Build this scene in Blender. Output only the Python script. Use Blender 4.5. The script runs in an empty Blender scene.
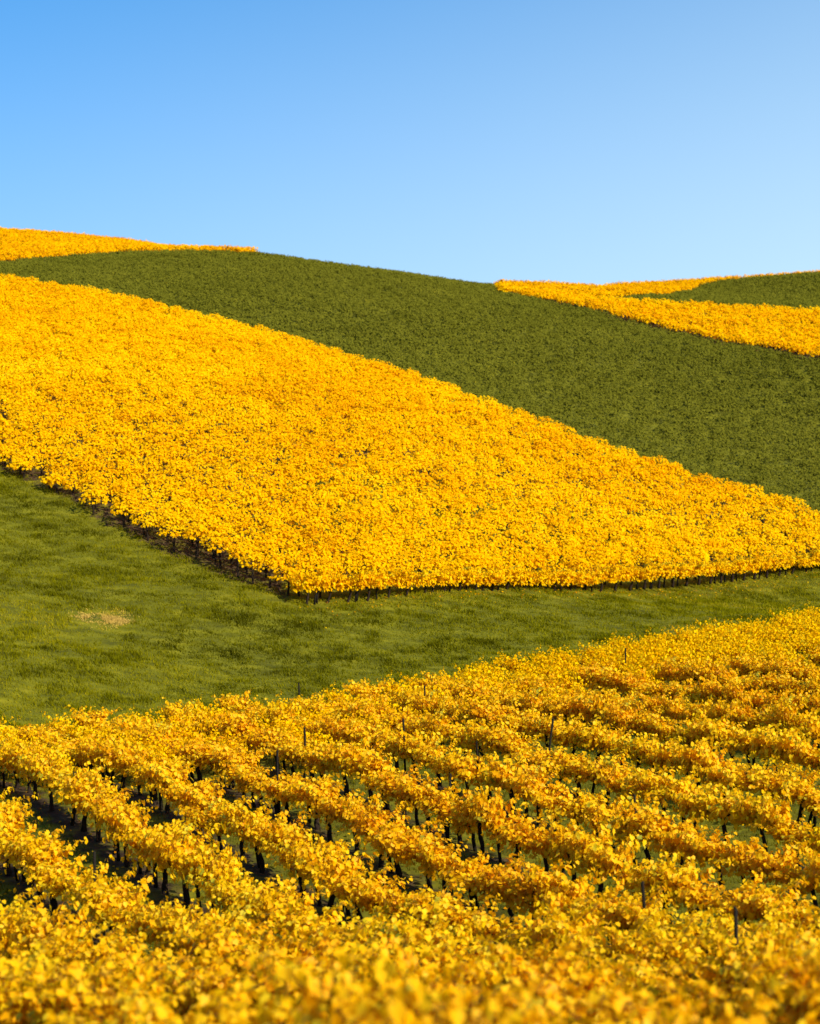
import bpy, math, random
import numpy as np
rng=np.random.default_rng(7); random.seed(7)
scn=bpy.context.scene; col=scn.collection
# ------------------------------------------------------------------ terrain
W,H,F=820,1024,1600.0
W,H,F=820,1024,1600.0
PITCH=np.arctan(112/1600)
fw=np.array([0,np.cos(PITCH),-np.sin(PITCH)]); up=np.array([0,np.sin(PITCH),np.cos(PITCH)])
def at(px,py,Y,dz=0):
    d=fw+np.array([(px-410)/F,0,0])+up*((512-py)/F)
    p=d*(Y/d[1]); return (p[0],p[1],p[2]+dz)
def proj(P):
    P=np.asarray(P,float); w=P@fw
    return 410+F*P[:,0]/w, 512-F*(P@up)/w, w
V=-1.45
C=[(410,1024,10,V),(0,1024,10.3,V),(820,1024,10,V),(410,960,19,V),(0,960,19.5,V),(820,955,19,V),
(0,890,31,V),(410,895,31,V),(820,885,30,V),(0,800,40,V),(410,800,40,V),(820,785,40,V),
(0,748,46,V),(410,735,48,V),(820,705,50,V),(0,714,56,V),(300,684,62,V),(600,636,71,V),(820,602,79,V),
(-300,760,46,V),(-300,900,30,V),(1120,550,86,V),(1120,760,40,V),(1120,880,28,V),(-300,960,20,V),(1120,960,19,V),
# valley grass
(0,660,66,0),(0,640,69,0),(0,560,82,0),(0,488,94,0),(200,600,78,0),(300,660,72,0),(310,608,79,0),(560,597,88,0),(820,575,101,0),(820,598,95,0),(600,632,81,0),
(-300,520,80,0),(-300,640,62,0),(1120,540,108,0),(1120,562,100,0),
# hill vineyard
(0,470,97,0),(-300,380,115,0),(150,545,86,0),(430,597,83,0),(700,583,95,0),
(0,285,168,0),(250,335,150,0),(410,382,135,0),(600,450,122,0),(820,518,113,0),(150,400,115,0),(400,480,103,0),(1120,530,118,0),(-300,290,165,0),
# green
(820,364,166,0),(700,342,178,0),(600,316,190,0),(500,295,206,0),(410,278,212,0),(330,267,217,0),(250,256,222,0),(120,256,218,0),(0,266,196,0),
(410,320,165,0),(650,390,150,0),(1120,420,160,0),(-300,280,188,0),(200,285,182,0),
# top left vineyard
(0,237.5,280,0),(82,241.5,268,0),(130,247,256,0),(-300,238,280,0),(0,246,240,0),
# right yellow
(820,313,206,0),(700,310,204,0),(600,306,202,0),(1120,330,205,0),
(660,299,236,0),(820,306,248,0),(820,275,318,0),(740,281.5,312,0),(660,289.5,302,0),(700,295,275,0),(600,294,270,0),(540,292,240,0),(490,289,222,0),(1120,266,320,0),(1120,315,245,0),(600,292,310,0)]
pts=[at(*c) for c in C]
pts+=[(0,0,-2.1),(-12,0,-2.3),(12,0,-2.0),(0,-25,2),(-40,-10,0),(40,-10,0),(0,5.2,-3.85),(-8,5.2,-3.95),(8,5.2,-3.75)]
# behind the crests
pts+=[(-20,275,19),(0,270,12),(10,260,11.5),(8,320,8),(-25,320,18),(-90,340,20),(-10,380,6),(40,380,12),(90,400,20),(-60,400,8),(150,400,20),(-160,300,15),
(-100,60,-6),(-120,150,8),(110,60,-11),(120,150,-4),(140,250,16)]
P=np.array(pts)
S=100.
def _U(r2): return np.where(r2>1e-12,r2*np.log(np.maximum(r2,1e-12)),0)
def fit(P,lam=2e-4):
    xy=P[:,:2]/S;n=len(P)
    K=_U(((xy[:,None]-xy[None])**2).sum(-1))+lam*np.eye(n)
    A=np.zeros((n+3,n+3));A[:n,:n]=K;A[:n,n]=1;A[:n,n+1:]=xy;A[n,:n]=1;A[n+1:,:n]=xy.T
    return np.linalg.solve(A,np.r_[P[:,2],0,0,0]),xy
WT,XY=fit(P)
def height(x,y):
    x=np.asarray(x,float);y=np.asarray(y,float);sh=x.shape
    q=np.stack([x.ravel(),y.ravel()],1)/S
    out=np.empty(len(q))
    for i in range(0,len(q),20000):
        b=q[i:i+20000]
        out[i:i+20000]=_U(((b[:,None]-XY[None])**2).sum(-1))@WT[:-3]+WT[-3]+b@WT[-2:]
    return out.reshape(sh)
def hz(x,y): return height(np.asarray(x,float),np.asarray(y,float))
_G=[np.random.default_rng(100+i).random((97,97)) for i in range(4)]
def noise(x,y,s,i=0):
    """smooth value noise, 0..1, cell size s metres"""
    g=_G[i%4]; u=np.asarray(x)/s+1000.37*(i+1); v=np.asarray(y)/s+713.11*(i+1)
    iu=np.floor(u).astype(int); iv=np.floor(v).astype(int); fu=u-iu; fv=v-iv
    fu=fu*fu*(3-2*fu); fv=fv*fv*(3-2*fv)
    a=g[iu%97,iv%97]; b=g[(iu+1)%97,iv%97]; c=g[iu%97,(iv+1)%97]; d=g[(iu+1)%97,(iv+1)%97]
    return (a*(1-fu)+b*fu)*(1-fv)+(c*(1-fu)+d*fu)*fv
def fbm(x,y,s,i=0): return .55*noise(x,y,s,i)+.3*noise(x,y,s/2.1,i+1)+.15*noise(x,y,s/4.3,i+2)
def bump(x,y):
    lawn=(y<130)*(np.abs(x)<70)*1.0
    return lawn*(.10*(fbm(x,y,2.3,2)-.5)+.20*(fbm(x*.8,y,.8,1)-.5)+1.0*(noise(x,y,11.,3)-.5)*np.clip((y-60)/8,0,1)*np.clip((110-y)/12,0,1))
def inpoly(x,y,poly):
    inside=np.zeros(len(x),bool); n=len(poly)
    for i in range(n):
        x1,y1=poly[i]; x2,y2=poly[(i+1)%n]
        if y1==y2: continue
        c=((y1>y)!=(y2>y))&(x<(x2-x1)*(y-y1)/(y2-y1)+x1); inside^=c
    return inside
def gxy(px,py,Y): p=at(px,py,Y); return (p[0],p[1])

# ------------------------------------------------------------------ mesh helpers
def np_mesh(name,verts,faces,tint=None,smooth=False):
    """verts (N,3); faces (M,k) all of one size; tint per vertex"""
    me=bpy.data.meshes.new(name); verts=np.ascontiguousarray(verts,np.float32); faces=np.ascontiguousarray(faces,np.int32)
    me.vertices.add(len(verts)); me.vertices.foreach_set('co',verts.ravel())
    M,k=faces.shape; me.loops.add(M*k); me.loops.foreach_set('vertex_index',faces.ravel())
    me.polygons.add(M); me.polygons.foreach_set('loop_start',np.arange(0,M*k,k,dtype=np.int32))
    me.polygons.foreach_set('loop_total',np.full(M,k,np.int32))
    if smooth: me.polygons.foreach_set('use_smooth',np.ones(M,bool))
    if tint is not None:
        a=me.attributes.new('tint','FLOAT','POINT'); a.data.foreach_set('value',np.ascontiguousarray(tint,np.float32))
    me.update(calc_edges=True); return me
def mk(name,me,mat,parent=None,label=None,cat=None,group=None,kind=None):
    o=bpy.data.objects.new(name,me); col.objects.link(o)
    if mat is not None and not me.materials: me.materials.append(mat)
    if parent: o.parent=parent
    tag(o,label,cat,group,kind); return o
def tag(o,label=None,cat=None,group=None,kind=None):
    for k,v in (('label',label),('category',cat),('group',group),('kind',kind)):
        if v: o[k]=v
# leaf templates: x across, y from stalk to tip, z normal; unit length
def lobed():
    pol=[(0,.02),(.26,-.12),(.47,.05),(.40,.24),(.56,.48),(.33,.58),(.26,.80),(0,1.0),(-.26,.80),(-.33,.58),(-.56,.48),(-.40,.24),(-.47,.05),(-.26,-.12)]
    v=[(0,.38,-.06)]+[(x,y,.16*abs(x)-.10*y*y+.03*math.sin(5*x+7*y)) for x,y in pol]
    n=len(pol); f=[(0,1+i,1+(i+1)%n) for i in range(n)]
    return np.array(v),np.array(f)
def kite():
    v=np.array([(0,0,0),(.45,.40,.14),(0,1,-.10),(-.45,.40,.14),(0,.42,-.04)])
    return v,np.array([(0,1,4),(1,2,4),(2,3,4),(3,0,4)])
def simple():
    v=np.array([(0,0,0),(.46,.42,.15),(0,1,-.08),(-.46,.42,.15)])
    return v,np.array([(0,1,2),(0,2,3)])
def leaves(C,N,T,S,tmpl,tint):
    """C centres, N normals, T rough tip directions, S sizes"""
    V,Fc=tmpl; N=N/np.linalg.norm(N,axis=1,keepdims=True)
    T=T-(T*N).sum(1,keepdims=True)*N; T=T/np.maximum(np.linalg.norm(T,axis=1,keepdims=True),1e-6)
    B=np.cross(T,N); S=S[:,None,None]
    P=C[:,None,:]+S*(V[None,:,0:1]*B[:,None]+V[None,:,1:2]*T[:,None]+V[None,:,2:3]*N[:,None])
    n=len(C); k=len(V)
    F_=(np.arange(n)*k)[:,None,None]+Fc[None]
    return P.reshape(-1,3),F_.reshape(-1,Fc.shape[1]),np.repeat(tint,k)
def tube(pts,rad,seg=7,wob=0.0,rr=None):
    pts=np.asarray(pts,float); n=len(pts); V=[];F_=[]
    for i in range(n):
        t=pts[min(i+1,n-1)]-pts[max(i-1,0)]; t/=np.linalg.norm(t)
        a=np.cross(t,(0.31,.95,.05)); a/=np.linalg.norm(a); b=np.cross(t,a)
        for j in range(seg):
            an=2*math.pi*j/seg; r=rad[i]*(1+(rr.uniform(-wob,wob) if rr is not None else 0))
            V.append(pts[i]+r*(math.cos(an)*a+math.sin(an)*b))
    for i in range(n-1):
        for j in range(seg):
            F_.append((i*seg+j,i*seg+(j+1)%seg,(i+1)*seg+(j+1)%seg,(i+1)*seg+j))
    k=len(V); V.append(pts[-1]+(pts[-1]-pts[-2])*.05); V.append(pts[0])
    for j in range(seg):
        F_.append(((n-1)*seg+j,(n-1)*seg+(j+1)%seg,k,k)); F_.append(((j+1)%seg,j,k+1,k+1))
    return V,F_
def join(parts):
    V=[];F_=[]
    for v,f in parts:
        o=len(V); V+=list(v); F_+=[tuple(i+o for i in q) for q in f]
    return V,F_
def pymesh(name,V,F_,smooth=True):
    me=bpy.data.meshes.new(name); F_=[tuple(dict.fromkeys(q)) for q in F_]
    me.from_pydata([tuple(v) for v in V],[],F_); me.update()
    if smooth: me.polygons.foreach_set('use_smooth',[True]*len(me.polygons))
    return me

# ------------------------------------------------------------------ materials
def newmat(name):
    m=bpy.data.materials.new(name); m.use_nodes=True; nt=m.node_tree; nt.nodes.clear(); return m,nt
def nd(nt,t,**kw):
    n=nt.nodes.new(t)
    for k,v in kw.items(): setattr(n,k,v)
    return n
def ramp(nt,stops):
    r=nd(nt,'ShaderNodeValToRGB'); e=r.color_ramp.elements
    while len(e)<len(stops): e.new(.5)
    for el,(p,c) in zip(e,stops): el.position=p; el.color=(*c,1)
    return r
def leaf_material(name,stops,trans=.4,rough=.5,spec=.35,patch=8.0,amount=.18,use_obj=False):
    m,nt=newmat(name); L=nt.links.new
    out=nd(nt,'ShaderNodeOutputMaterial'); at_=nd(nt,'ShaderNodeAttribute',attribute_name='tint')
    geo=nd(nt,'ShaderNodeNewGeometry'); nz=nd(nt,'ShaderNodeTexNoise'); nz.inputs['Scale'].default_value=1.0/patch; nz.inputs['Detail'].default_value=3
    L(geo.outputs['Position'],nz.inputs['Vector'])
    mr=nd(nt,'ShaderNodeMapRange'); mr.inputs['From Min'].default_value=.3; mr.inputs['From Max'].default_value=.7
    mr.inputs['To Min'].default_value=-amount; mr.inputs['To Max'].default_value=amount; L(nz.outputs['Fac'],mr.inputs['Value'])
    ad=nd(nt,'ShaderNodeMath',operation='ADD',use_clamp=True); L(at_.outputs['Fac'],ad.inputs[0]); L(mr.outputs[0],ad.inputs[1])
    r=ramp(nt,stops); L(ad.outputs[0],r.inputs['Fac']); c=r.outputs['Color']
    if use_obj:
        oi=nd(nt,'ShaderNodeObjectInfo'); mx=nd(nt,'ShaderNodeMix',data_type='RGBA',blend_type='MULTIPLY'); mx.inputs['Factor'].default_value=1
        L(c,mx.inputs[6]); L(oi.outputs['Color'],mx.inputs[7]); c=mx.outputs[2]
    p=nd(nt,'ShaderNodeBsdfPrincipled'); p.inputs['Roughness'].default_value=rough; p.inputs['Specular IOR Level'].default_value=spec; L(c,p.inputs['Base Color'])
    t=nd(nt,'ShaderNodeBsdfTranslucent'); L(c,t.inputs['Color'])
    ms=nd(nt,'ShaderNodeMixShader'); ms.inputs[0].default_value=trans; L(p.outputs[0],ms.inputs[1]); L(t.outputs[0],ms.inputs[2]); L(ms.outputs[0],out.inputs['Surface'])
    return m
# tint 0 = brown, .2 = orange, .5 = golden, .8 = yellow, 1 = yellow green
YEL=[(0.0,(.26,.08,.004)),(.12,(.56,.20,.002)),(.30,(.84,.39,.001)),(.56,(.92,.52,.001)),(.86,(.93,.62,.006)),(.95,(.72,.55,.02)),(1.0,(.32,.32,.02))]
M_NEAR=leaf_material('golden_vine_leaf',YEL,trans=.46,spec=.12,rough=.5,patch=3.5,amount=.10,use_obj=True)
M_HILL=leaf_material('golden_hill_leaf',YEL,trans=.45,spec=0,patch=9.0,amount=.08)
GRN=[(0,(.055,.050,.003)),(.35,(.118,.110,.008)),(.7,(.150,.138,.012)),(.93,(.22,.18,.008)),(1,(.42,.28,.008))]
M_GREEN=leaf_material('green_vine_leaf',GRN,trans=.3,spec=0,rough=.8,patch=6,amount=.10)
GRS=[(0,(.050,.048,.001)),(.4,(.165,.150,.0015)),(.7,(.27,.225,.003)),(.88,(.40,.29,.010)),(1,(.52,.34,.07))]
M_GRASS=leaf_material('meadow_grass',GRS,trans=.3,spec=0,rough=.8,patch=5,amount=.12)
def bark_material():
    m,nt=newmat('vine_bark'); L=nt.links.new; out=nd(nt,'ShaderNodeOutputMaterial'); p=nd(nt,'ShaderNodeBsdfPrincipled')
    tc=nd(nt,'ShaderNodeTexCoord'); mp=nd(nt,'ShaderNodeMapping'); mp.inputs['Scale'].default_value=(30,30,6); L(tc.outputs['Object'],mp.inputs[0])
    nz=nd(nt,'ShaderNodeTexNoise'); nz.inputs['Scale'].default_value=1.5; nz.inputs['Detail'].default_value=6; L(mp.outputs[0],nz.inputs['Vector'])
    r=ramp(nt,[(.3,(.008,.005,.003)),(.6,(.028,.017,.009)),(.8,(.065,.042,.022))]); L(nz.outputs['Fac'],r.inputs[0]); L(r.outputs[0],p.inputs['Base Color'])
    p.inputs['Roughness'].default_value=.9; p.inputs['Specular IOR Level'].default_value=.1; b=nd(nt,'ShaderNodeBump'); b.inputs['Strength'].default_value=.6; b.inputs['Distance'].default_value=.02
    L(nz.outputs['Fac'],b.inputs['Height']); L(b.outputs[0],p.inputs['Normal']); L(p.outputs[0],out.inputs[0]); return m
M_BARK=bark_material()
def post_material():
    m,nt=newmat('weathered_post'); L=nt.links.new; out=nd(nt,'ShaderNodeOutputMaterial'); p=nd(nt,'ShaderNodeBsdfPrincipled')
    tc=nd(nt,'ShaderNodeTexCoord'); mp=nd(nt,'ShaderNodeMapping'); mp.inputs['Scale'].default_value=(40,40,3); L(tc.outputs['Object'],mp.inputs[0])
    nz=nd(nt,'ShaderNodeTexNoise'); nz.inputs['Detail'].default_value=5; L(mp.outputs[0],nz.inputs['Vector'])
    r=ramp(nt,[(.3,(.006,.005,.003)),(.7,(.024,.018,.011))]); L(nz.outputs['Fac'],r.inputs[0]); L(r.outputs[0],p.inputs['Base Color']); p.inputs['Roughness'].default_value=.9; p.inputs['Specular IOR Level'].default_value=.1
    L(p.outputs[0],out.inputs[0]); return m
M_POST=post_material()
def ground_material():
    m,nt=newmat('field_ground'); L=nt.links.new; out=nd(nt,'ShaderNodeOutputMaterial'); p=nd(nt,'ShaderNodeBsdfPrincipled'); p.inputs['Roughness'].default_value=.95; p.inputs['Specular IOR Level'].default_value=.15
    geo=nd(nt,'ShaderNodeNewGeometry')
    def nz(s,d=4,sc=(1,1,1)):
        mp=nd(nt,'ShaderNodeMapping'); mp.inputs['Scale'].default_value=sc; L(geo.outputs['Position'],mp.inputs[0])
        n=nd(nt,'ShaderNodeTexNoise'); n.inputs['Scale'].default_value=s; n.inputs['Detail'].default_value=d; L(mp.outputs[0],n.inputs['Vector']); return n.outputs['Fac']
    g=ramp(nt,[(.3,(.06,.057,.001)),(.55,(.13,.118,.002)),(.75,(.20,.165,.004))]); n1=nz(1.4,6,(.5,1.3,1)); L(n1,g.inputs[0])
    s=ramp(nt,[(.3,(.022,.011,.004)),(.55,(.050,.027,.010)),(.75,(.10,.058,.024))]); n2=nz(3.0,7); L(n2,s.inputs[0])
    at_=nd(nt,'ShaderNodeAttribute',attribute_name='tint'); n3=nz(2.2,3)
    a=nd(nt,'ShaderNodeMath',operation='ADD'); L(at_.outputs['Fac'],a.inputs[0]); L(n3,a.inputs[1])
    mr=nd(nt,'ShaderNodeMapRange'); mr.inputs['From Min'].default_value=.85; mr.inputs['From Max'].default_value=1.15; L(a.outputs[0],mr.inputs[0])
    mx=nd(nt,'ShaderNodeMix',data_type='RGBA'); L(mr.outputs[0],mx.inputs[0]); L(g.outputs[0],mx.inputs[6]); L(s.outputs[0],mx.inputs[7]); L(mx.outputs[2],p.inputs['Base Color'])
    b=nd(nt,'ShaderNodeBump'); b.inputs['Strength'].default_value=.7; b.inputs['Distance'].default_value=.12; L(n2,b.inputs['Height']); L(b.outputs[0],p.inputs['Normal'])
    L(p.outputs[0],out.inputs[0]); return m
M_GROUND=ground_material()

# ------------------------------------------------------------------ field outlines (metres on the ground)
ROWA=math.radians(30.0); RD=np.array([-math.sin(ROWA),math.cos(ROWA)]); RN=np.array([math.cos(ROWA),math.sin(ROWA)]); ROWS=2.7; VSP=1.26
far_px=[-900,-300,0,300,600,820,1120,1900]; far_Y=[41,51,56.8,61.5,72,79,86,98]
def px_of(x,y): return 410+F*np.asarray(x)*math.cos(PITCH)/np.asarray(y)
def near_field(x,y): return (y>2)&(y<np.interp(px_of(x,np.maximum(y,.5)),far_px,far_Y))
LOW=[(-700,330),(-300,395),(0,474),(100,524),(200,566),(303,604),(430,597),(560,594),(700,583),(820,571),(1000,550),(1200,520)]
UPP=[(-700,255),(-300,262),(0,275),(100,290),(250,325),(410,372),(600,440),(820,510),(1000,548),(1200,580)]
def hill_mask(x,y,dl=0.0,du=0.0):
    z=hz(x,y); P3=np.stack([x,y,z],1); px,pl,_=proj(P3); P3[:,2]+=1.25; _,pt,_=proj(P3)
    return (y>60)&(y<205)&(pl<np.interp(px,*zip(*LOW))-dl)&(pt>np.interp(px,*zip(*UPP))+du)
TL=[gxy(-700,275,150),gxy(-300,276,180),gxy(0,266,196),gxy(60,260,207),gxy(120,256,218),gxy(190,256,220),gxy(254,257,220),(-21.5,224),(-22,250),(-26,300),(-34,340),(-260,340),(-260,200)]
R1=[gxy(499,295,206),gxy(540,302,199),gxy(600,316,190),gxy(700,342,178),gxy(820,366,166),gxy(1120,420,160),(140,160),(140,196),gxy(1120,336,196),gxy(820,315,201),gxy(700,311,202),gxy(600,306,203),gxy(500,294,212)]
R2=[gxy(498,294.5,212.2),gxy(595,303,205.5),gxy(612,303,209),gxy(625,303,214),gxy(655,299,236),gxy(700,292.5,301),gxy(740,288,318),gxy(820,282,324),gxy(1120,275,326),(190,330),(190,350),gxy(500,280,345)]
G2=[gxy(596,306.5,204.5),gxy(652,307.5,203.5),gxy(700,311,202.3),gxy(820,315,201.3),gxy(1120,336,196.3),gxy(1500,320,235),(200,325),gxy(1120,275,325),gxy(820,282,323),gxy(740,288,317),gxy(700,292.5,300),gxy(657,298,235.5),gxy(626,303,213.5),gxy(613,303,208.6)]

# ------------------------------------------------------------------ ground sheet
def axis(segs):
    a=[segs[0][0]]
    for x0,x1,st in segs:
        n=max(1,int(round((x1-x0)/st))); a+=list(np.linspace(x0,x1,n+1)[1:])
    return np.array(a)
gx=axis([(-3000,-600,200),(-600,-200,25),(-200,-60,4),(-60,-30,1),(-30,32,.32),(32,70,1),(70,200,4),(200,600,25),(600,3000,200)])
gy=axis([(-3000,-200,200),(-200,-30,12),(-30,0,1.5),(0,98,.32),(98,130,.7),(130,360,1.6),(360,600,12),(600,5000,200)])
GX,GY=np.meshgrid(gx,gy)
def ground_z(x,y):
    # inside the surveyed land the fitted surface; far outside it eases to gentle low hills
    cx=np.clip(x,-170,170); cy=np.clip(y,-28,420); z=hz(cx,cy); dx=np.abs(x-cx); dy=np.abs(y-cy); d=np.hypot(dx,dy)
    t=np.clip(d/250,0,1); t=t*t*(3-2*t); lo=-6+8*fbm(x,y,300.,1)
    return z*(1-t)+np.minimum(lo,6)*t
GZ=ground_z(GX,GY)
xf,yf=GX.ravel(),GY.ravel(); zf=GZ.ravel()
offr=(xf*RN[0]+yf*RN[1])/ROWS; rowd=np.abs(offr-np.round(offr))*ROWS
soil=np.where(near_field(xf,yf)&(np.abs(xf)<80)&(yf<95),np.clip(1.15-rowd/.8,0,1)*np.clip(.62-.015*xf,.40,.85),0.0)
m_=(np.abs(xf)<170)&(yf>60)&(yf<350); hm=np.zeros(len(xf),bool); idx=np.where(m_)[0]
fields=np.zeros(len(xf),bool); fields[idx]=hill_mask(xf[idx],yf[idx])|inpoly(xf[idx],yf[idx],TL)|inpoly(xf[idx],yf[idx],R1)|inpoly(xf[idx],yf[idx],R2)
fx=px_of(xf,np.maximum(yf,1)); soil[fields]=np.where((fx[fields]>285)&(yf[fields]<105),.25,.6)
nx,ny=len(gx),len(gy); I=np.arange(nx*ny).reshape(ny,nx)
gf=np.stack([I[:-1,:-1],I[:-1,1:],I[1:,1:],I[1:,:-1]],-1).reshape(-1,4)
bumpz=bump(xf,yf)
gme=np_mesh('ground',np.stack([xf,yf,zf+bumpz-.02],1),gf,soil,smooth=True)
mk('ground',gme,M_GROUND,label='rolling farmland ground of grass and bare soil under the vines',cat='ground',kind='structure')

# ------------------------------------------------------------------ one grapevine of each shape
def make_foliage(seed,nshoot=24,tm=None,dens=.055,lsize=(.082,.138)):
    r=np.random.default_rng(seed); C=[];N=[];T=[];S=[];tt=[]; shoots=[]
    for k in range(nshoot):
        x0=(k+.5)/nshoot*1.4-.70+r.normal(0,.05); side=r.choice([-1,1])
        L_=r.uniform(.30,.80)*(1.45 if r.random()<.20 else 1); lean=np.array([r.normal(0,.25),side*r.uniform(.0,.75),1.0]); lean/=np.linalg.norm(lean)
        p=np.array([x0,r.normal(0,.08),.75+r.normal(0,.05)]); n=int(L_/dens); path=[p.copy()]; base=np.clip(r.normal(.58,.10),.2,.85)
        for i in range(n):
            lean=lean+np.array([r.normal(0,.07),side*.035+r.normal(0,.05),-.02+r.normal(0,.03)]); lean/=np.linalg.norm(lean); p=p+lean*dens; path.append(p.copy())
            for q in range(2 if r.random()<.62 else 1):
                an=r.uniform(0,2*math.pi); out=np.array([math.cos(an),math.sin(an)*1.1,r.normal(.0,.35)]); 
                c=p+out*r.uniform(.02,.095); nn=np.array([c[0]*.15+out[0]*.45,out[1]*.45+c[1]*1.1,.55])+r.normal(0,.45,3)
                C.append(c);N.append(nn);T.append(np.array([out[0]*.5,out[1]*.5,-.8])+r.normal(0,.35,3)); fr=i/max(n,1)
                S.append(r.uniform(*lsize)*(1.08-.45*fr*fr)); tt.append(np.clip(base+r.normal(0,.095)+.05*fr,0.02,.97))
        shoots.append(path)
    # the leafy skirt that hangs round the wire
    for k in range(int(nshoot*4.5)):
        c=np.array([r.uniform(-.72,.72),r.normal(0,.22),r.uniform(.62,1.0)]); side=np.sign(c[1]) or 1
        C.append(c);N.append(np.array([0,side*.8,.35])+r.normal(0,.4,3));T.append(np.array([0,side*.2,-1])+r.normal(0,.35,3)); S.append(r.uniform(*lsize)); tt.append(np.clip(r.normal(.56,.15),.02,1))
    C,N,T,S,tt=map(np.array,(C,N,T,S,tt))
    V,Fc,ti=leaves(C,N,T,S,tm,tt); return np_mesh('foliage',V,Fc,ti),shoots
def make_wood(seed,shoots):
    r=random.Random(seed); lean=r.uniform(.10,.36); by=r.uniform(-.05,.05)
    pts=[(-.0-lean*0,0,-.12)]
    for i in range(1,8):
        t=i/7; pts.append((lean*t+r.uniform(-.022,.022),by*t+r.uniform(-.022,.022),-.12+.86*t))
    rad=[.085,.070,.062,.057,.054,.052,.055,.060]
    trunk=tube(pts,rad,8,.16,r); top=np.array(pts[-1]); parts=[]
    for s in (-1,1):
        q=[top-(0,0,.05)]
        for i in range(1,6):
            t=i/5; q.append(np.array([top[0]*(1-t)+s*.6*t,by*(1-t)+r.uniform(-.02,.02),.71+.03*math.sin(3*t)+r.uniform(-.015,.015)]))
        parts.append(tube(q,[.036,.032,.027,.024,.02,.015],6,.15,r))
    for p in shoots:
        p=np.array(p)[::3]
        if len(p)>2: parts.append(tube(p,np.linspace(.0065,.0028,len(p)),4))
    sx_=r.choice([-1,1])*.62; sl=r.uniform(.08,.34); st=tube([(sx_-sl*.4,r.uniform(-.05,.05),-.1),(sx_-sl*.1,0,.35),(sx_+sl*.3,r.uniform(-.03,.03),.72),(sx_+sl*.55,0,r.uniform(.9,1.15))],[.046,.043,.042,.034],7,.12,r)
    return pymesh('trunk',*trunk),pymesh('cordon',*join(parts)),pymesh('stake',*st)
protos=[]
for s in range(10):
    fo,sh=make_foliage(300+s,nshoot=34+(s%3)*3,tm=lobed(),dens=.047); tr,co,sk_=make_wood(40+s,sh)
    root=bpy.data.objects.new('grapevine',None); col.objects.link(root); root.empty_display_size=.3
    mk('trunk',tr,M_BARK,root); mk('cordon',co,M_BARK,root); (mk('stake',sk_,M_POST,root) if s%3!=1 else bpy.data.meshes.remove(sk_)); mk('foliage',fo,M_NEAR,root); protos.append(root)
used=set()
TINTS={'pale yellow':(1.0,1.0,1.0,1),'golden':(1.0,.97,.95,1),'deep golden':(.99,.92,.85,1),'amber':(.99,.88,.75,1)}
def place_vine(k,x,y,z,yaw,scale,tint):
    root=protos[k]
    if k in used:
        src=root; root=src.copy(); col.objects.link(root)
        for ch in src.children:
            c=ch.copy(); col.objects.link(c); c.parent=root
    used.add(k); root.location=(x,y,z); root.rotation_euler=(0,0,yaw); root.scale=scale
    for ch in root.children:
        if ch.name.startswith('foliage'): ch.color=TINTS[tint]
    return root
ONES=['','first','second','third','fourth','fifth','sixth','seventh','eighth','ninth','tenth','eleventh','twelfth','thirteenth','fourteenth','fifteenth','sixteenth','seventeenth','eighteenth','nineteenth']
TENS={20:'twenty',30:'thirty',40:'forty',50:'fifty',60:'sixty'}
def ordinal(n):
    if n<20: return ONES[n]
    a,b=n//10*10,n%10
    return TENS[a]+('-'+ONES[b] if b else 'th') if b else TENS[a][:-1]+'ieth'

# planting grid of the near field: rows run up to the left, away from the camera
cand=[]
for rr_ in range(-40,60):
    for vv in range(-5,110):
        o=rr_*ROWS; s=vv*VSP+(rr_%3)*.37
        jo=random.gauss(0,.09); x=(o+jo)*RN[0]+s*RD[0]; y=(o+jo)*RN[1]+s*RD[1]
        if 3<y<95 and abs(x)<70: cand.append((rr_,s,x+random.gauss(0,.04),y+random.gauss(0,.05)))
cx=np.array([c[2] for c in cand]); cy=np.array([c[3] for c in cand]); keep=near_field(cx,cy); cz=hz(cx,cy)
px0,py0,w0=proj(np.stack([cx,cy,cz+.7],1)); px1,py1,_=proj(np.stack([cx,cy,cz+1.5],1)); ppm=F/np.maximum(w0,1)
inframe=keep&(px0>-.45*ppm)&(px0<820+.45*ppm)&(py1<1018)
near_i=np.where(inframe)[0]; near_i=near_i[np.argsort(cy[near_i])]
ring=keep&~inframe&(px0>-5*ppm)&(px0<820+5*ppm)&(cy>9)
print('VINES in frame',len(near_i),'ring',ring.sum())
single=near_i[:300]; rest=np.r_[near_i[300:],np.where(ring)[0]]
fill=[]                                                     # closer planting along the far upper end
for rr_ in range(-40,60):
    for vv in range(-5,110):
        o=(rr_+.5)*ROWS+random.gauss(0,.15); s=vv*VSP; x=o*RN[0]+s*RD[0]; y=o*RN[1]+s*RD[1]
        if 30<y<95 and abs(x)<60:
            fy=float(np.interp(px_of(x,y),far_px,far_Y))
            if fy-random.uniform(9,13)<y<fy-.2 and -200<px_of(x,y)<1020: fill.append((x,y))
fxy=np.array(fill); fz=hz(fxy[:,0],fxy[:,1]); print('FILL',len(fill))
order={}
for i in single: order.setdefault(cand[i][0],[]).append(i)
rows=sorted(order)
yaw0=math.atan2(RD[1],RD[0])
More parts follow.
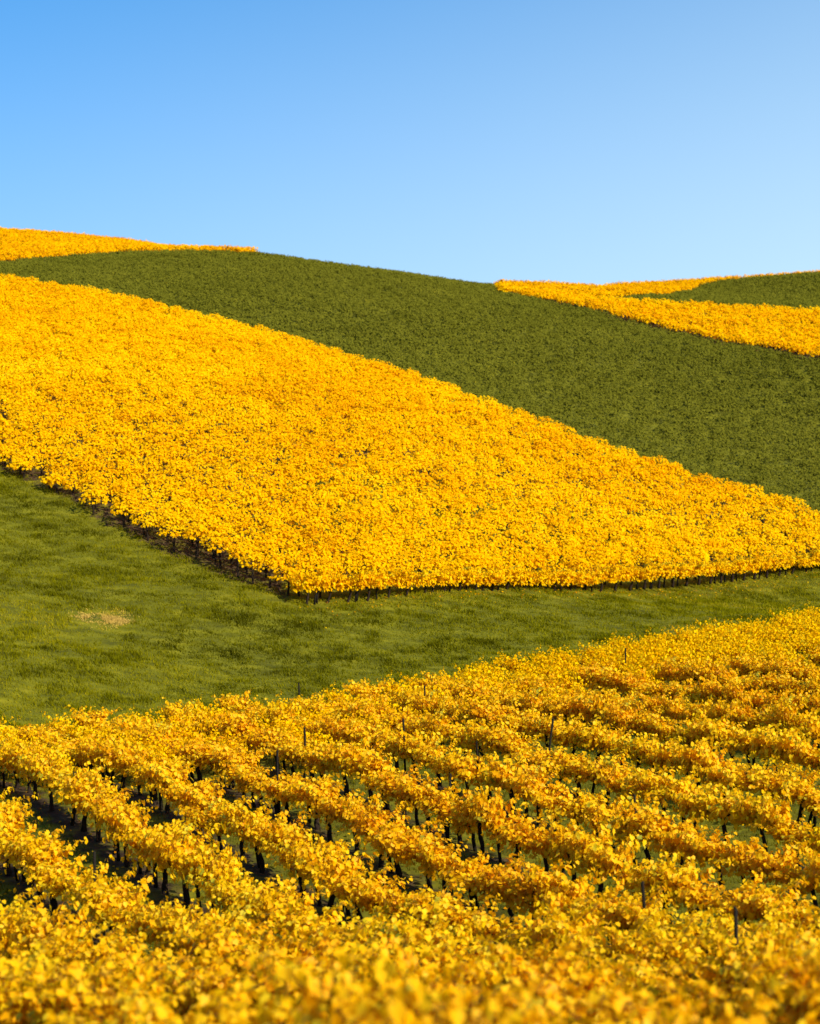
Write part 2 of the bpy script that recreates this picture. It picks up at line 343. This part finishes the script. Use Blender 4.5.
for ri,rw in enumerate(rows):
    ids=sorted(order[rw],key=lambda i:cand[i][1])
    for j,i in enumerate(ids):
        n=noise(cx[i],cy[i],7.,1)+random.gauss(0,.13)
        tint='pale yellow' if n>.66 else 'golden' if n>.38 else 'deep golden' if n>.22 else 'amber'
        sz=random.gauss(1.0,.12); sz=min(max(sz,.78),1.24); sw=random.uniform(.95,1.08)
        size='tall ' if sz>1.08 else 'low ' if sz<.92 else ''
        flip=random.random()<.12
        r=place_vine(random.randrange(10),cx[i],cy[i],cz[i],yaw0+(math.pi if flip else 0)+random.gauss(0,.05),(sw,random.uniform(.90,1.28),sz),tint)
        where='lowest vine' if j==0 else ('topmost vine' if j==len(ids)-1 else ordinal(j+1)+' vine up')
        rowtxt='bottom left corner row' if ri==0 else ordinal(ri+1)+' row from bottom left'
        tag(r,f'{size}{tint} grapevine, {where} in {rowtxt}','grapevine','grapevines in the near vineyard rows')
# ------------------------------------------------------------------ vines of the far hillside edge, each on its visible trunk
edge=[]; last=None
Ysc=np.arange(66,112,.04)
for pxe in np.arange(306,900,.5):
    X=(pxe-410)/F*Ysc/math.cos(PITCH); Z=hz(X,Ysc); ax,ay,_=proj(np.stack([X,Ysc,Z],1)); k=np.argmin(np.abs(ay-np.interp(pxe,*zip(*LOW))))
    p=(X[k],Ysc[k],Z[k])
    if last is None or math.hypot(p[0]-last[0],p[1]-last[1])>1.12: edge.append(p); last=p
edge_poly=[(p[0],p[1]) for p in edge]
vis=[p for p in edge if proj([p])[0][0]<835]
for j,p in enumerate(vis):
    q=edge[min(j+1,len(edge)-1)]; yw=math.atan2(q[1]-p[1],q[0]-p[0])
    n=random.random(); tint='golden'
    r=place_vine(random.randrange(10),p[0],p[1],p[2],yw+random.gauss(0,.06),(1.0,1.25,random.uniform(.98,1.14)),tint)
    for ch in r.children:
        if ch.name.startswith('foliage'):
            ch.material_slots[0].link='OBJECT'; ch.material_slots[0].material=M_HILL
            if proj([p])[0][0]>550: ch.location.z=-random.uniform(.08,.24)
    where='at the left corner' if j==0 else 'last at the right' if j==len(vis)-1 else ordinal(j+1)+' from its left corner'
    tag(r,f'{tint} grapevine on lower edge of hillside vineyard, {where}','grapevine','grapevines along the hillside vineyard edge')
print('EDGE',len(vis))
for k,r in enumerate(protos):
    if k not in used: r.location=(0,0,-50)

# ------------------------------------------------------------------ the other vines of the near field, as one mass
fo,_=make_foliage(900,nshoot=22,tm=kite(),dens=.075,lsize=(.10,.16))
n=len(fo.vertices); A=np.empty(n*3,np.float32); fo.vertices.foreach_get('co',A); A=A.reshape(-1,3); ta=np.empty(n,np.float32); fo.attributes['tint'].data.foreach_get('value',ta)
nf=len(fo.polygons); fa=np.empty(nf*3,np.int32); fo.loops.foreach_get('vertex_index',fa); fa=fa.reshape(-1,3); bpy.data.meshes.remove(fo)
tv,tf=tube([(0,0,-.1),(.08,.02,.3),(.13,0,.76)],[.06,.05,.05],6); tv=np.array(tv)
tri=np.array([t for q in tf for t in ((q[0],q[1],q[2]),)+(((q[0],q[2],q[3]),) if q[2]!=q[3] else ())])
def mass(name,xyz,yaws,scales,lab,cat,grp=None):
    V=[];Fc=[];Ti=[];mi=[]; o=0
    for (x,y,z),a,s in zip(xyz,yaws,scales):
        c,si=math.cos(a),math.sin(a)
        for vv,ff,tt,m in ((A*s,fa,ta,0),(tv,tri,np.full(len(tv),.5),1)):
            V.append(np.stack([vv[:,0]*c-vv[:,1]*si+x,vv[:,0]*si+vv[:,1]*c+y,vv[:,2]+z],1)); Fc.append(ff+o); Ti.append(tt); mi.append(np.full(len(ff),m)); o+=len(vv)
    me=np_mesh(name,np.vstack(V),np.vstack(Fc),np.hstack(Ti)); me.materials.append(M_HILL); me.materials.append(M_BARK)
    me.polygons.foreach_set('material_index',np.hstack(mi).astype(np.int32))
    return mk(name,me,None,label=lab,cat=cat,group=grp,kind='stuff')
mxyz=[(cx[i],cy[i],cz[i]) for i in rest]+[(x,y,z) for (x,y),z in zip(fill,fz)]
mass('distant_grapevines',mxyz,[yaw0+random.choice([0,math.pi])+random.gauss(0,.1) for _ in mxyz],[random.uniform(.84,1.06) for _ in mxyz],
     'golden grapevines massed along the far upper end of the near vineyard','grapevines')

# ------------------------------------------------------------------ posts standing in the near rows
def post_mesh(seed,h):
    r=random.Random(seed); p=[(0,0,-.3),(r.uniform(-.01,.01),0,h*.35),(r.uniform(-.02,.02),.01,h*.7),(r.uniform(-.03,.03),r.uniform(-.02,.02),h-.03),(r.uniform(-.03,.03),0,h)]
    return pymesh('vineyard_post',*tube(p,[.036,.034,.032,.031,.022],8,.08,r))
PW=[(308,742,'short dark vineyard post poking up near upper left of the near vineyard'),(411,748,'dark vineyard post standing among golden leaves just left of picture centre'),
(484,742,'thin dark vineyard post above the leaves right of picture centre'),(556,752,'tallest dark vineyard post standing in the gap right of centre'),(473,776,'dark vineyard post leaning in the middle rows near centre'),
(287,748,'slim dark vineyard post left of centre beside the dark gap'),(637,800,'dark vineyard post among right hand rows above green grass gap'),(656,880,'dark vineyard post low on the right between two bushy rows'),
(304,668+10,'dark vineyard post by the grass edge left of centre'),(640,654,'little dark vineyard post close to the grass edge on the right'),(441,690,'little dark vineyard post amid the upper vines near centre'),(98,858,'dark vineyard post at lower left between golden rows'),(752,935,'dark vineyard post close by at lower right among blurred leaves')]
si=list(single)+[i for i in near_i[300:]]
taken=set()
for j,(pxp,pyp,lb) in enumerate(PW):
    i=min((i for i in si if i not in taken),key=lambda i:(px1[i]-pxp)**2+(py1[i]-pyp)**2); taken.add(i)
    o=mk('vineyard_post',post_mesh(j,2.05 if j==3 else random.uniform(1.6,1.85)),M_POST,label=lb,cat='post',group='posts in the near vineyard rows')
    d=VSP*.5; x,y=cx[i]+RD[0]*d,cy[i]+RD[1]*d; o.location=(x,y,float(hz(x,y))); o.rotation_euler=(random.gauss(0,.03),random.gauss(0,.04),random.uniform(0,6)); print('POST',lb[:70],[q.round() for q in proj([(x,y,o.location.z+1.9)])])

# ------------------------------------------------------------------ leafy carpets on the hill
def jitter_grid(x0,x1,y0,y1,sx,sy,ang=0.,j=.3):
    R_=max(x1-x0,y1-y0)*.75; u=np.arange(-R_,R_,sx); v=np.arange(-R_,R_,sy); U,V_=np.meshgrid(u,v); U=U.ravel()+rng.normal(0,sx*j,U.size); V_=V_.ravel()+rng.normal(0,sy*j,V_.size)
    c,s=math.cos(ang),math.sin(ang); x=U*c-V_*s+(x0+x1)/2; y=U*s+V_*c+(y0+y1)/2; k=(x>x0)&(x<x1)&(y>y0)&(y<y1); return x[k],y[k]
def seen(x,y,pad=260):
    px=px_of(x,y); return (px>-pad)&(px<820+pad)
def carpet(name,x,y,mat,lab,cat,nleaf,rad,hgt,lsize,base,spread,trunks=None,low=.45,tm=None,mats2=None,patch=0.0):
    """one leafy head on every stock at (x,y), with a trunk under the ones asked for"""
    n=len(x); z=hz(x,y); hv=hgt*rng.normal(1,.06,n)+.18*(fbm(x,y,4.,0)-.5); rv=rad*rng.normal(1,.13,n)
    own=rng.normal(0,spread*.6,n)+patch*(fbm(x,y,14.,3)-.5)-(.09*np.clip((y-110)/70,-.5,1) if name=='hillside_vineyard' else 0)
    k=np.repeat(np.arange(n),nleaf); m=len(k)
    u=rng.uniform(0,2*np.pi,m); cz_=rng.uniform(-.25,1,m); sr=np.sqrt(1-np.minimum(cz_**2,1)); d=np.stack([sr*np.cos(u),sr*np.sin(u),cz_],1)
    q=rng.uniform(.62,1.06,m)[:,None]
    C_=np.stack([x[k],y[k],z[k]+low+ (hv[k]-low)*.42],1)+d*q*np.stack([rv[k],rv[k],(hv[k]-low)*.6],1)
    N_=d*.55+np.array([.18,-.40,.62])+rng.normal(0,.38,(m,3)); T_=d*.35+np.array([0,0,-.75])+rng.normal(0,.4,(m,3))
    S_=rng.uniform(lsize[0],lsize[1],m); dist=np.hypot(x[k],y[k]); S_*=(np.clip(dist/120,.9,1.02) if name=='hillside_vineyard' else np.clip(dist/120,.9,1.25))
    ti=np.clip(base+own[k]+rng.normal(0,spread,m),.02,.98)
    V,Fc,Ti=leaves(C_,N_,T_,S_,tm or simple(),ti); mi=np.zeros(len(Fc),np.int32)
    if trunks is not None and trunks.any():
        tx,ty=x[trunks],y[trunks]; tz=z[trunks]; nt_=len(tx); ln=rng.normal(0,.07,(nt_,2)); seg=5; a=np.arange(seg)*2*np.pi/seg
        R0=.065; bot=np.stack([tx[:,None]+R0*np.cos(a),ty[:,None]+R0*np.sin(a),np.repeat(tz[:,None]-.15,seg,1)],2); top=np.stack([tx[:,None]+ln[:,:1]+.05*np.cos(a),ty[:,None]+ln[:,1:]+.05*np.sin(a),np.repeat(tz[:,None]+low+.3,seg,1)],2)
        TV=np.concatenate([bot,top],1).reshape(-1,3); b=(np.arange(nt_)*2*seg)[:,None]; j=np.arange(seg); j2=(j+1)%seg
        f=np.stack([b+j,b+j2,b+seg+j2],2).reshape(-1,3); g=np.stack([b+j,b+seg+j2,b+seg+j],2).reshape(-1,3); o=len(V)
        V=np.vstack([V,TV]); Fc=np.vstack([Fc,f+o,g+o]); Ti=np.r_[Ti,np.full(len(TV),.5)]; mi=np.r_[mi,np.ones(len(f)+len(g),np.int32)]
    me=np_mesh(name,V,Fc,Ti); me.materials.append(mat); me.materials.append(M_BARK); me.polygons.foreach_set('material_index',mi)
    print(name,n,'stocks',len(Fc),'faces'); return mk(name,me,None,label=lab,cat=cat,kind='stuff')
# golden hillside vineyard
x,y=jitter_grid(-75,62,64,200,1.0,1.0,ang=.35,j=.27); k=seen(x,y); x,y=x[k],y[k]; k=hill_mask(x,y,dl=1.0); x,y=x[k],y[k]
ex=np.array(edge); dmin=np.full(len(x),1e9)
for p in ex: dmin=np.minimum(dmin,np.hypot(x-p[0],y-p[1]))
k=dmin>.8; x,y=x[k],y[k]
z=hz(x,y); pxh,pyh,_=proj(np.stack([x,y,z],1)); margin=np.interp(pxh,*zip(*LOW))-pyh
carpet('hillside_vineyard',x,y,M_HILL,'golden yellow vineyard covering the middle hillside above the grass','vineyard',130,.74,1.5,(.14,.22),.47,.10,trunks=margin<60,low=.66,patch=.30)
# green vineyard behind it
x,y=jitter_grid(-85,80,95,235,1.2,1.15,ang=.2); k=seen(x,y); x,y=x[k],y[k]
k=~hill_mask(x,y,dl=-30,du=-1)&~inpoly(x,y,TL)&~inpoly(x,y,R1)&~inpoly(x,y,R2)&~inpoly(x,y,G2); x,y=x[k],y[k]
z=hz(x,y); P3=np.stack([x,y,z+1.25],1); pxh,pyh,_=proj(P3); k=(pyh<np.interp(pxh,*zip(*UPP))-1)&(y<232); x,y=x[k],y[k]
carpet('green_vineyard',x,y,M_GREEN,'dark olive green crop band running across the hill crest','green field',60,.80,.72,(.13,.20),.45,.11,low=.05,patch=.25)
# golden vineyards on the crests
x,y=jitter_grid(-130,-15,150,340,1.25,1.2,ang=.1); k=inpoly(x,y,TL)&seen(x,y,120); x,y=x[k],y[k]
carpet('hilltop_vineyard',x,y,M_HILL,'narrow orange gold vineyard strip along the hilltop at upper left','vineyard',34,.80,1.25,(.20,.30),.36,.10,low=.4,patch=.2)
x,y=jitter_grid(5,110,150,220,1.15,1.1,ang=.3); k=inpoly(x,y,R1)&seen(x,y,120); x,y=x[k],y[k]
carpet('slope_vineyard',x,y,M_HILL,'golden vineyard wedge on the right slope behind the green field','vineyard',50,.76,1.35,(.18,.26),.44,.10,low=.4,patch=.25,trunks=np.ones(len(x),bool))
x,y=jitter_grid(8,130,208,350,1.9,1.0,ang=.25,j=.16); k=inpoly(x,y,R2)&seen(x,y,120); x,y=x[k],y[k]
carpet('skyline_vineyard',x,y,M_HILL,'orange vineyard strip and thin golden rim on right hand skyline','vineyard',34,.74,1.3,(.2,.32),.32,.10,low=.3,patch=.2,trunks=np.ones(len(x),bool))
x,y=jitter_grid(20,150,195,330,1.4,1.3,ang=.2); k=inpoly(x,y,G2)&seen(x,y,120); x,y=x[k],y[k]
carpet('crest_green_field',x,y,M_GREEN,'small dark green field patch on right hand hilltop under the skyline','green field',36,.95,.7,(.2,.3),.42,.11,low=.1,patch=.2)

# ------------------------------------------------------------------ grass
def grass(name,x,y,size,wid,tint,lab):
    z=hz(x,y)+bump(x,y)-.02; n=len(x); a=rng.uniform(0,2*np.pi,n); L_=rng.uniform(.5,1,n)*size; ln=rng.normal(0,.45,(n,2)); ln[:,0]-=.15
    p=np.stack([x,y,z-.03],1); s=np.stack([np.cos(a),np.sin(a),np.zeros(n)],1)*(wid*rng.uniform(.6,1.3,n))[:,None]
    tip=p+np.stack([ln[:,0]*L_,ln[:,1]*L_,L_+.03],1); V=np.stack([p-s,p+s,tip],1).reshape(-1,3); Fc=np.arange(3*n).reshape(-1,3)
    print(name,n); return mk(name,np_mesh(name,V,Fc,np.repeat(np.clip(tint,.01,.99),3)),M_GRASS,label=lab,cat='grass',kind='stuff')
N0=2300000
x=rng.uniform(-50,62,N0); y=rng.uniform(48,116,N0); k=seen(x,y,200); x,y=x[k],y[k]
k=~near_field(x,y)&~inpoly(x,y,R1); x,y=x[k],y[k]
z=hz(x,y); pxh,pyh,_=proj(np.stack([x,y,z],1)); low_=np.interp(pxh,*zip(*LOW)); k=pyh>low_-6; x,y,pxh,pyh,low_=x[k],y[k],pxh[k],pyh[k],low_[k]
tus=.45*fbm(x,y*1.3,1.5,0)+.55*fbm(x*.8,y,.55,3); st=fbm(x*.35,y*1.4,2.2,2); big=fbm(x,y,11.,1)
k=rng.random(len(x))<.34+1.4*np.clip(tus-.3,0,1); x,y,tus,st,big=(q[k] for q in (x,y,tus,st,big))
sx,sy=gxy(105,607,74.3); e=((x-sx)/1.3)**2+((y-sy)/1.6)**2+ (fbm(x,y,.7,3)-.5)*1.0
straw=np.clip(1.6-1.2*e,0,1)
ti=.44+.5*(st-.5)+.6*(big-.5)-.9*np.clip(tus-.5,0,.4)+.10*np.clip((px_of(x,y)-250)/300,-1,1)+rng.normal(0,.12,len(x)); ti=np.where(rng.random(len(x))<straw,rng.uniform(.85,1,len(x)),ti)
size=.085+.42*np.clip(tus-.38,0,.5)
ne=3000; xe=sx+rng.normal(0,.55,ne); ye=sy+rng.normal(0,.30,ne); kk=fbm(xe,ye,.7,2)>.38; xe,ye=xe[kk],ye[kk]; x=np.r_[x,xe]; y=np.r_[y,ye]; size=np.r_[size,np.full(len(xe),.17)]; straw=np.r_[straw,np.full(len(xe),1.)]; ti=np.r_[ti,rng.uniform(.92,1,len(xe))]
front=(np.abs(x-sx)<1.3)&(y<sy-.3)&(y>sy-4); grass('meadow_grass',x,y,size*np.where(straw>.3,.45,np.where(front,.6,1)),.024+.03*np.clip(straw,0,1),ti,'green meadow grass slope between the two golden vineyards with a straw patch')
N0=700000
x=rng.uniform(-34,44,N0); y=rng.uniform(8,80,N0); k=near_field(x,y)&seen(x,y,60); x,y=x[k],y[k]
o=(x*RN[0]+y*RN[1])/ROWS; rd=np.abs(o-np.round(o))*ROWS; k=rng.random(len(x))<np.clip((rd-.25)/.4,.03,1)*(.35+.9*fbm(x,y,1.2,2)); x,y=x[k],y[k]
ti=.08+.4*(fbm(x,y,1.6,1)-.5)+rng.normal(0,.12,len(x))
grass('row_grass',x,y,.09+.10*fbm(x,y,1.1,0),.014,ti,'short green grass strips growing between the near vine rows')

# ------------------------------------------------------------------ fallen leaves
x=rng.uniform(-34,44,60000); y=rng.uniform(8,84,60000); k=near_field(x,y)&seen(x,y,40); x,y=x[k],y[k]
o=(x*RN[0]+y*RN[1])/ROWS; rd=np.abs(o-np.round(o))*ROWS; k=rng.random(len(x))<np.clip(.5-rd*.28,.06,.5); x,y=x[k],y[k]
e=np.array(edge); ii=rng.integers(0,len(e),700); x2=e[ii,0]+rng.normal(0,.9,700); y2=e[ii,1]-np.abs(rng.normal(0,1.0,700)); x=np.r_[x,x2]; y=np.r_[y,y2]; n=len(x)
C_=np.stack([x,y,hz(x,y)+bump(x,y)+rng.uniform(.01,.09,n)],1); V,Fc,Ti=leaves(C_,np.array([0,0,1.])+rng.normal(0,.35,(n,3)),rng.normal(0,1,(n,3)),rng.uniform(.07,.12,n),simple(),np.clip(rng.normal(.35,.2,n),.02,.9))
mk('fallen_leaves',np_mesh('fallen_leaves',V,Fc,Ti),M_HILL,label='fallen yellow vine leaves scattered on the ground under the vines',cat='leaves',kind='stuff')
# ------------------------------------------------------------------ sky, sun, camera
SUN=np.array([.60,-.58,.56]); SUN/=np.linalg.norm(SUN); EL=math.asin(SUN[2]); AZ=math.atan2(SUN[0],SUN[1])
w=bpy.data.worlds.new('World'); scn.world=w; w.use_nodes=True; nt=w.node_tree; nt.nodes.clear(); L=nt.links.new
out=nd(nt,'ShaderNodeOutputWorld'); bg=nd(nt,'ShaderNodeBackground'); sk=nd(nt,'ShaderNodeTexSky'); sk.sky_type='NISHITA'; sk.sun_disc=False
sk.sun_elevation=EL; sk.sun_rotation=AZ; sk.altitude=0; sk.air_density=1.0; sk.dust_density=.6; sk.ozone_density=6
tc=nd(nt,'ShaderNodeTexCoord'); mp=nd(nt,'ShaderNodeMapping'); mp.inputs['Location'].default_value=(0,0,.26); mp.inputs['Scale'].default_value=(1,1,.75); L(tc.outputs['Generated'],mp.inputs[0])
vn=nd(nt,'ShaderNodeVectorMath',operation='NORMALIZE'); L(mp.outputs[0],vn.inputs[0]); L(vn.outputs[0],sk.inputs['Vector'])
hs=nd(nt,'ShaderNodeHueSaturation'); hs.inputs['Saturation'].default_value=1.22; hs.inputs['Value'].default_value=1.1; hs.inputs['Hue'].default_value=.493; L(sk.outputs[0],hs.inputs['Color'])
# a paler veil of air low down and towards the sunny side
sx=nd(nt,'ShaderNodeSeparateXYZ'); L(tc.outputs['Generated'],sx.inputs[0])
m1=nd(nt,'ShaderNodeMath',operation='MULTIPLY_ADD'); L(sx.outputs[0],m1.inputs[0]); m1.inputs[1].default_value=.58; m1.inputs[2].default_value=.52
m2=nd(nt,'ShaderNodeMath',operation='MULTIPLY_ADD'); L(sx.outputs[2],m2.inputs[0]); m2.inputs[1].default_value=-1.9; L(m1.outputs[0],m2.inputs[2])
m3=nd(nt,'ShaderNodeMapRange',interpolation_type='SMOOTHSTEP'); m3.inputs['From Min'].default_value=-.25; m3.inputs['From Max'].default_value=.95; m3.inputs['To Max'].default_value=1.0; L(m2.outputs[0],m3.inputs[0])
mv=nd(nt,'ShaderNodeMix',data_type='RGBA'); L(m3.outputs[0],mv.inputs[0]); L(hs.outputs['Color'],mv.inputs[6]); mv.inputs[7].default_value=(3.5,4.65,5.3,1)
L(mv.outputs[2],bg.inputs[0]); bg.inputs[1].default_value=.12; L(bg.outputs[0],out.inputs[0])
sl=bpy.data.lights.new('sun','SUN'); sl.energy=4.2; sl.angle=math.radians(.5); sl.color=(1,.955,.88); so=bpy.data.objects.new('sun',sl); col.objects.link(so)
from mathutils import Vector
so.rotation_euler=Vector(SUN).to_track_quat('Z','Y').to_euler(); so.location=(60,-40,60)
cd=bpy.data.cameras.new('camera'); co=bpy.data.objects.new('camera',cd); col.objects.link(co); scn.camera=co
co.location=(0,0,0); co.rotation_euler=(math.pi/2-PITCH,0,0); cd.sensor_fit='HORIZONTAL'; cd.sensor_width=36; cd.lens=36*F/W; cd.clip_start=.1; cd.clip_end=9000
cd.dof.use_dof=True; cd.dof.focus_distance=52; cd.dof.aperture_fstop=1.1
vs=scn.view_settings; vs.view_transform='Standard'; vs.look='None'; vs.gamma=1; vs.use_curve_mapping=False; vs.exposure=0.82
scn.cycles.max_bounces=6; scn.cycles.diffuse_bounces=3; scn.cycles.transmission_bounces=4; scn.cycles.use_denoising=True
